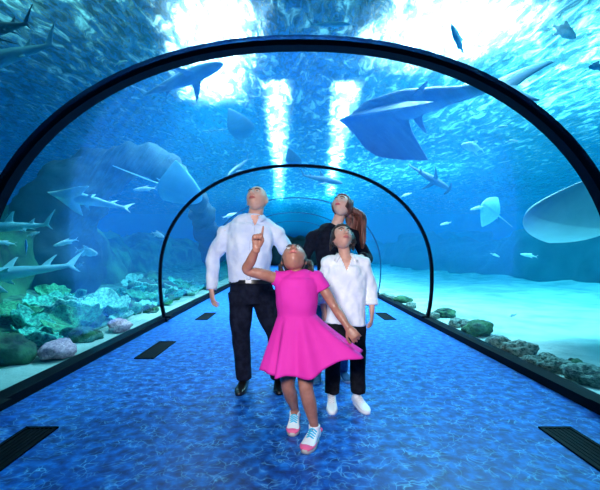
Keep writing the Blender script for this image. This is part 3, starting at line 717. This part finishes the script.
# ---------- woman
def woman():
    Y = 3.78; r = empty('person', (W(330,380,Y).x, 3.78, 0), 'woman with long auburn hair in a black blouse standing behind the boy, looking up', 'person')
    sk = M['skin_w']; hc = W(342,206.5,Y-.05); R = frame((-.42,-.66,.62), (-.12,0,1))
    J = [W(331,300,Y), W(331,287,Y), W(332,270,Y), W(333,256,Y), W(333,242,Y), W(334,232,Y), W(337,225,Y)]
    w = [(.12,.09),(.165,.115),(.125,.095),(.145,.12),(.165,.11),(.145,.085),(.06,.055)]
    sh = [W(312,238,Y), W(355,237,Y)]; el = [W(303,264,Y+.06), W(368,259,Y+.0)]; wr = [W(312,285,Y-.12), W(361,257,3.22)]
    hp = [W(322,300,Y), W(340,300,Y)]; kn = [W(320,338,Y-.03), W(341,338,Y)]; an = [W(318,370,Y), W(343,371,Y+.05)]
    b = MB(); build_head(b, R, hc, 1.08); b.tube([W(336,227,Y), W(339,218,Y), hc+V((.006,.02,-.02))], [.056,.052,.05], n=20)
    torso(b, J, w, -.015, 1)
    for i in (0, 1):
        b.tube([sh[i], el[i], wr[i]], [.042,.034,.023], n=18, sub=8); b.tube([hp[i], kn[i], an[i]], [.08,.05,.033], n=18, sub=8)
    hand(b, wr[0], (.2,-.2,-1), (.7,.4,0), .9, thumb=-1)
    hand(b, wr[1], (-.35,-.9,.0), (0,0,-1), .85, (.35,.4,.4,.45), thumb=1)
    rm_obj('body', b, .0048, sk, r, it=2); face_parts(r, R, hc, 1.08, M['lipw'], M['hair_b'])
    s = MB(); torso(s, J, w, .018, 1, 6, True); s.tube([J[4], J[5], W(336.5,226,Y)], [(.17,.11),(.15,.095),(.075,.065)], n=32, up=(0,-1,0), flat=True)
    for i in (0, 1):
        s.tube([W(336,229,Y), sh[i]], [.06,.066], n=24)
        s.tube([sh[i]+V((.015*(1-2*i),0,0)), sh[i].lerp(el[i],.5), el[i], el[i].lerp(wr[i],.5), el[i].lerp(wr[i],.88)], [.062,.056,.05,.045,.04], n=20, sub=6, flat=True)
    rm_obj('blouse', s, .008, M['top_w'], r, it=4, fn=folds(.009, 11))
    t = MB(); t.tube([J[2], J[1], J[0]], [(.135,.1),(.178,.125),(.165,.115)], n=32, up=(0,-1,0), flat=True)
    for i in (0, 1): t.tube([hp[i]+V((0,0,.05)), hp[i].lerp(kn[i],.45), kn[i], kn[i].lerp(an[i],.5), an[i]], [(.095,.1),(.085,.09),(.062,.066),(.056,.06),(.048,.052)], n=24, sub=6, flat=True)
    rm_obj('jeans', t, .008, M['jeans'], r, it=4, fn=folds(.006, 12))
    for i, d in ((0, (-.15,-1)), (1, (.15,-1))): shoe(r, an[i], d, .24, .9, M['jeans'], sole_mat=M['white'])
    # hair: cap + long locks falling behind to the right
    h = MB(); n, m = 40, 30; rs = []
    for i in range(1, m):
        a = PI*i/m; ring = []
        for j in range(n):
            d = V((math.sin(a)*math.cos(2*PI*j/n), math.sin(a)*math.sin(2*PI*j/n), -math.cos(a)))
            e = 1.15 if (d.y < .46+.0*d.z and d.z > -.55) or d.z > .62 else .9
            ring.append(hc + R @ (head_pt(d, 1.08)*e))
        rs.append(ring)
    h.rings(rs)
    q = random.Random(5)
    back = R @ V((0,-1,0)); side = R @ V((1,0,0)); upv = R @ V((0,0,1))
    for k in range(52):
        u = -1+2*k/51; ang = u*1.35+.25
        st = hc + back*.085*math.cos(ang) + side*.078*math.sin(ang)+upv*(.02+.07*q.random())
        x = 349+(u+1)*6.8+q.uniform(-1,1)
        if k % 4 == 0: h.tube([hc+upv*.09+side*.02, hc+side*.092+upv*.03, W(353, 218, Y-.0), W(350+q.uniform(-2,3), 232, Y+.03), W(352, 242, Y+.05)], [.018,.02,.024,.022,.008], n=8, sub=5)
        h.tube([st, W(x-1, 214, Y+.08-.1*max(0,u)), W(x+1, 228, Y+.06-.12*max(0,u)), W(x+1.5, 238, Y+.02-.1*max(0,u)), W(x+2+q.uniform(-1,1), 245+q.uniform(-3,4), Y-.0-.1*max(0,u))], [.024,.027,.025,.02,.007], n=8, sub=5)
    rm_obj('hair', h, .006, M['hair_w'], r, it=2)
woman()

# ---------- boy
def boy():
    Y = 3.1; r = empty('person', (W(346,408,Y).x, 3.1, 0), 'boy in open-necked white shirt, black trousers and white sneakers looking up', 'person')
    sk = M['skin_b']; hc = W(342,238,Y-.03); R = frame((.2,-.78,.6), (.1,0,1))
    J = [W(346,337,Y), W(346,325,Y), W(346,310,Y), W(346,293,Y), W(346,277,Y), W(346,264,Y), W(345,256,Y)]
    w = [(.09,.075),(.14,.095),(.125,.09),(.135,.095),(.145,.095),(.13,.08),(.05,.045)]
    sh = [W(328,264,Y), W(364,264,Y)]; el = [W(322,287,Y+.05), W(371,288,Y+.03)]; wr = [W(324,311,Y-.02), W(372,312,Y-.02)]
    hp = [W(336,335,Y), W(356,335,Y)]; kn = [W(333,362,Y-.02), W(358,362,Y-.02)]; an = [W(332,391,Y), W(358,391,Y)]
    b = MB(); build_head(b, R, hc, .97); b.tube([W(345,260,Y), W(344,250,Y), hc+V((0,.02,-.02))], [.046,.044,.046], n=20)
    torso(b, J, w, -.015, 1)
    for i in (0, 1):
        b.tube([sh[i], el[i], wr[i]], [.036,.03,.021], n=18, sub=8); b.tube([hp[i], kn[i], an[i]], [.055,.042,.03], n=18, sub=8)
    hand(b, wr[1], (-.05,-.15,-1), (-.8,.4,0), .82, (.3,.35,.4,.45), thumb=1); hand(b, wr[0], (.05,-.1,-1), (.8,.4,0), .82, thumb=-1)
    rm_obj('body', b, .0045, sk, r, it=2); face_parts(r, R, hc, .97, M['lip'], M['hair_b'])
    s = MB(); s.tube([W(345,323,Y), W(346,310,Y), W(346,293,Y), W(346,277,Y), W(346,266,Y)], [(.17,.122),(.15,.11),(.152,.112),(.165,.112),(.15,.1)], n=32, sub=6, up=(0,-1,0), flat=True)
    s.tube([W(346,268,Y), W(346,262,Y), W(345,255,Y)], [(.15,.1),(.12,.085),(.055,.052)], n=32, up=(0,-1,0), flat=True)
    for i in (0, 1):
        s.tube([W(345,259,Y), sh[i]], [.05,.056], n=24)
        s.tube([sh[i]+V((.015*(1-2*i),0,0)), sh[i].lerp(el[i],.5), el[i], el[i].lerp(wr[i],.66)], [.055,.055,.05,.047], n=22, sub=6, flat=True)
    so = rm_obj('shirt', s, .007, M['shirt_b'], r, it=4, fn=vneck(folds(.012, 13), W(345.5,260,Y).x, W(345,271,Y).z, W(345,254,Y).z, .05, Y-.02, .055))
    collar(so, W(345,256,Y), .058, .022, M['shirt_b'], (0,-1,0), .75, .03)
    v = MB(); f = V((0,-.0,0)); a = W(341.5,257,Y-.095); bb = W(349,257,Y-.095); c = W(345.3,268,Y-.118)
    v.add([a, bb, c, a+V((0,.02,0)), bb+V((0,.02,0)), c+V((0,.02,0))], [(0,1,2),(3,5,4),(0,3,4,1),(1,4,5,2),(2,5,3,0)])
    for i in (0, 1):
        c_ = MB(); d = (wr[i]-el[i]).normalized(); e = el[i].lerp(wr[i], .66); c_.tube([e-d*.03, e+d*.01], [.051,.05], n=24, sub=3, flat=True); c_.obj('cuff', M['shirt_b'], so)
    t = MB(); t.tube([W(346,318,Y), W(346,326,Y), W(346,338,Y)], [(.14,.1),(.155,.112),(.145,.1)], n=32, up=(0,-1,0), flat=True)
    for i in (0, 1): t.tube([hp[i]+V((0,0,.04)), hp[i].lerp(kn[i],.45), kn[i], kn[i].lerp(an[i],.5), an[i]+V((0,0,-.01))], [(.078,.082),(.07,.076),(.06,.066),(.058,.064),(.056,.064)], n=24, sub=6, flat=True)
    rm_obj('trousers', t, .007, M['blackc'], r, it=4, fn=folds(.007, 12))
    shoe(r, an[0]+V((0,.02,0)), (-.08,-1), .24, .92, M['white'], sole_mat=M['white'], lace=M['white']); shoe(r, an[1]+V((0,.02,0)), (.28,-1), .24, .92, M['white'], sole_mat=M['white'], lace=M['white'])
    h = MB(); n, m = 40, 30; rs = []
    for i in range(1, m):
        a = PI*i/m; ring = []
        for j in range(n):
            d = V((math.sin(a)*math.cos(2*PI*j/n), math.sin(a)*math.sin(2*PI*j/n), -math.cos(a)))
            e = 1.17 if (d.y < .35 and d.z > -.35) or (d.z > .55) else .88
            if d.z > .5 and d.y > .2: e = 1.16+.04*math.sin(d.x*18)
            ring.append(hc + R @ (head_pt(d, .97)*e))
        rs.append(ring)
    h.rings(rs); q = random.Random(8); sv = R @ V((1,0,0)); uv = R @ V((0,0,1)); fv = R @ V((0,1,0))
    for k in range(70):  # tousled tufts swept to his right
        a = q.uniform(-1.3, 1.1); st = hc + sv*.06*math.sin(a) + uv*.085*math.cos(a) + fv*q.uniform(-.07,.03)
        dd = (uv*math.cos(a)*.5 + sv*(math.sin(a)*.5-.3) - V((0,0,.8))).normalized()
        h.tube([st, st+dd*.045, st+dd*.08+V((0,0,-.02))], [.02,.018,.007], n=8, sub=3)
    rm_obj('hair', h, .005, M['hair_b'], r, it=2)
boy()

# ---------- girl
def girl():
    Y = 2.55; r = empty('person', (W(300,440,Y).x, 2.5, 0), 'girl in bright pink dress at the front, pointing up and holding her hem', 'person')
    sk = M['skin_g']; hc = W(294,259,Y+.02); R = frame((-.03,-.52,.85), (0,0,1))
    J = [W(297,356,Y+.02), W(297,340,Y+.02), W(297,318,Y+.01), W(297,300,Y), W(297,286,Y), W(297,277,Y), W(296,271,Y)]
    w = [(.08,.07),(.12,.085),(.11,.08),(.12,.085),(.125,.085),(.11,.07),(.045,.042)]
    sh = [W(279,279,Y), W(317,278,Y)]; el = [W(247,270,Y-.06), W(334,306,Y-.02)]; wr = [W(256.5,248,Y-.16), W(348,327,Y-.1)]
    hp = [W(288,352,Y+.02), W(306,352,Y)]; kn = [W(288,386,Y+.06), W(306,388,Y-.06)]; an = [W(294.5,408,2.75), W(314,424,2.52)]
    b = MB(); build_head(b, R, hc, .99); b.tube([W(296,274,Y+.01), W(295.5,268,Y+.01), hc+V((0,.03,-.01))], [.04,.038,.042], n=20)
    torso(b, J, w, -.012, 1)
    b.tube([sh[0], sh[0].lerp(el[0],.5), el[0], el[0].lerp(wr[0],.4), wr[0]], [.038,.036,.03,.031,.021], n=18, sub=6)
    b.tube([sh[1], sh[1].lerp(el[1],.5), el[1], el[1].lerp(wr[1],.4), wr[1]], [.036,.034,.029,.03,.02], n=18, sub=6)
    for i in (0, 1): b.tube([hp[i], hp[i].lerp(kn[i],.6), kn[i], kn[i].lerp(an[i],.4), an[i], an[i]+V((0,0,-.03))], [.066,.056,.045,.045,.028,.03], n=20, sub=6)
    hand(b, wr[0], (.1,-.1,1), (.35,-.95,0), .84, (.06,1.25,1.35,1.4), thumb=1, spread=.03, fr=.009, tin=True)
    hand(b, wr[1], (.55,-.3,-.75), (.2,.8,-.2), .82, (.7,.75,.8,.8), thumb=-1)
    rm_obj('body', b, .0042, sk, r, it=2); face_parts(r, R, hc, .99, M['lip'], M['hair_g'])
    d = MB(); d.tube([W(297,318,Y+.01), W(297,312,Y+.01), W(297,300,Y), W(297,286,Y), W(297,278,Y)], [(.128,.098),(.126,.096),(.135,.1),(.142,.1),(.125,.088)], n=32, sub=6, up=(0,-1,0), flat=True)
    d.tube([W(297,280,Y), W(297,275,Y), W(296,271,Y)], [(.125,.086),(.1,.07),(.055,.05)], n=32, up=(0,-1,0), flat=True)
    for i in (0, 1):
        d.tube([W(296.5,275,Y), sh[i]], [.04,.048], n=24)
        e = sh[i].lerp(el[i], .17 if i == 0 else .42); d.tube([sh[i]+V((.01*(1-2*i),0,0)), sh[i].lerp(e,.5), e], [.05,.05,.049], n=22, sub=5, flat=True)
    # skirt: flared shell with pleats, drawn out toward the hand on its right
    wc = W(297,314,Y+.01); n = 120; sk_ = MB()
    hx = W(356,343,Y-.12)
    def pt(t, a, off):
        ca, sa = math.cos(a), math.sin(a)
        pull = max(0, math.cos(a+.35))**3.0
        base = V(((.122+.10*t**.9)*ca, (.092+.13*t)*sa, -.345*t - .0*t))
        pl = .025*t*math.sin(9*a+1.2)+.010*t*math.sin(17*a)
        p = wc + base + V((ca, sa, 0))*(pl+off)
        p += V((.205*t**1.15*pull, -.05*t*pull, .135*t**1.2*pull))
        p.z += .012*t*math.sin(7*a+2)
        return p
    ou = [[pt(i/22, 2*PI*j/n, 0) for j in range(n)] for i in range(23)]; inn = [[pt(i/22, 2*PI*j/n, -.008) for j in range(n)] for i in range(22, -1, -1)]
    rs = ou+inn; b0 = len(sk_.v); sk_.rings(rs+[ou[0]], False)
    me = remesh(d, .006, 4, fn=folds(.005, 10)); vs = [v.co.copy() for v in me.vertices]; fs = [tuple(p.vertices) for p in me.polygons]
    al = MB(); al.add(vs, fs); al.join(sk_); al.obj('dress', M['pink'], r)
    # hair: pulled back, hanging behind the tipped head, pony tail at her left
    h = MB(); rs = []
    for i in range(1, 30):
        a = PI*i/30; ring = []
        for j in range(40):
            dd = V((math.sin(a)*math.cos(2*PI*j/40), math.sin(a)*math.sin(2*PI*j/40), -math.cos(a)))
            e = 1.07 if (dd.y < .2 and dd.z > -.5) or dd.z > .72 else .9
            ring.append(hc + R @ (head_pt(dd, .99)*e))
        rs.append(ring)
    h.rings(rs)
    bk = R @ V((0,-1,0)); sv = R @ V((1,0,0)); q = random.Random(2)
    for k in range(26):
        u = q.uniform(-1, 1); st = hc+bk*.07*math.cos(u*1.3)+sv*.065*math.sin(u*1.3)
        h.tube([st, st+V((u*.03,.03,-.06)), W(294+u*15, 276+q.uniform(-2,4), Y+.08+.02*q.random())], [.016,.016,.006], n=8, sub=4)
    for k in range(8):
        h.tube([hc+sv*.06+V((0,.03,.0)), W(309+q.uniform(-2,2), 262, Y+.05), W(310+q.uniform(-3,4), 272+q.uniform(-2,3), Y-.02)], [.016,.014,.006], n=8, sub=4)
    for k in range(5): h.tube([hc-sv*.06+V((0,.03,.0)), W(282+q.uniform(-1,1), 264, Y+.05), W(282+q.uniform(-2,3), 272+q.uniform(-2,2), Y+.0)], [.014,.012,.006], n=8, sub=4)
    rm_obj('hair', h, .005, M['hair_g'], r, it=2)
    shoe(r, an[0], (-.1,-1), .205, .96, M['white'], sole_mat=M['soleg'], panel=M['shoepink'], lace=M['shoeblue'], label='white and pink trainer with turquoise laces')
    shoe(r, an[1], (-.42,-1), .215, 1.0, M['white'], sole_mat=M['soleg'], panel=M['shoepink'], lace=M['shoeblue'], label='white and pink trainer with turquoise laces')
girl()

# ------------------------------------------------------------ light
w = bpy.data.worlds.new('sea_room'); sc.world = w; w.use_nodes = True
bg = w.node_tree.nodes['Background']; bg.inputs[0].default_value = (.0,.2,.72,1); bg.inputs[1].default_value = .4
def lamp(name, loc, size, power, color, rot=(0,0,0), kind='AREA', label=None):
    l = bpy.data.lights.new(name, kind); l.energy = power; l.color = color
    if kind == 'AREA': l.shape = 'DISK'; l.size = size
    o = bpy.data.objects.new(name, l); o.location = loc; o.rotation_euler = rot; col.objects.link(o); return o
o = lamp('tank_or_fill_lamp', (-1.85, 9.4, SZ+.8), 1.1, 1500, (.9,.97,1), (0,0,.19)); o.data.shape = 'RECTANGLE'; o.data.size = 1.1; o.data.size_y = 4.6; o.data.spread = 1.7
lamp('tank_or_fill_lamp', (3.2, 8.2, SZ+.9), 2.5, 1500, (.9,.97,1)).data.spread = 1.9
for x, y, rz, ly, p in ((-.75, 22, .03, 23, 2600), (2.2, 21, -.07, 21, 2800)):      # strip lights along the tunnel
    o = lamp('strip_lamp', (x, y, SZ+.5), .5, p, (.9,.97,1), (0,0,rz)); o.data.shape = 'RECTANGLE'; o.data.size = .4; o.data.size_y = ly; o.data.spread = 1.4
lamp('tank_or_fill_lamp', (8, 9, SZ+3.5), 4, 3200, (.4,.97,1))  # unseen, added to brighten the water on the right
lamp('tank_or_fill_lamp', (-4.2, 5, SZ+2.5), 3, 330, (.4,1,.8))  # unseen greenish lamp, added to lighten the left corals
lamp('tank_or_fill_lamp', (6, 22, SZ+3.5), 5, 1500, (.4,.97,1))  # unseen, added for general light along the tank
lamp('tank_or_fill_lamp', (.5, 32, SZ+3.5), 5, 1500, (.4,.95,1))  # unseen fill, added for the far end of the tank
# flash just above the photographer's camera, lights the family
o = lamp('camera_flash', (-.35, -.2, 1.7), .7, 440, (1,.97,.94), kind='SPOT')
o.data.shadow_soft_size = .22; o.data.spot_size = math.radians(58); o.data.spot_blend = .8
o.rotation_euler = (V((.15,3.2,.95))-V(o.location)).to_track_quat('-Z', 'Y').to_euler()

# ------------------------------------------------------------ camera
cd = bpy.data.cameras.new('camera'); cam = bpy.data.objects.new('camera', cd); col.objects.link(cam)
cam.location = (0, 0, CH); cam.rotation_euler = (PI/2, 0, 0)
cd.sensor_width = 36; cd.lens = F/600*36; cd.shift_x = (300-VX)/600; cd.shift_y = -(245-VY)/600; cd.clip_end = 200
sc.camera = cam
sc.view_settings.view_transform = 'Standard'; sc.view_settings.look = 'None'; sc.view_settings.gamma = 1; sc.view_settings.exposure = 0
sc.view_settings.use_curve_mapping = False
c = sc.cycles
c.use_denoising = True; c.max_bounces = 8; c.transparent_max_bounces = 24; c.volume_bounces = 1; c.sample_clamp_indirect = 4; c.caustics_reflective = False; c.caustics_refractive = False
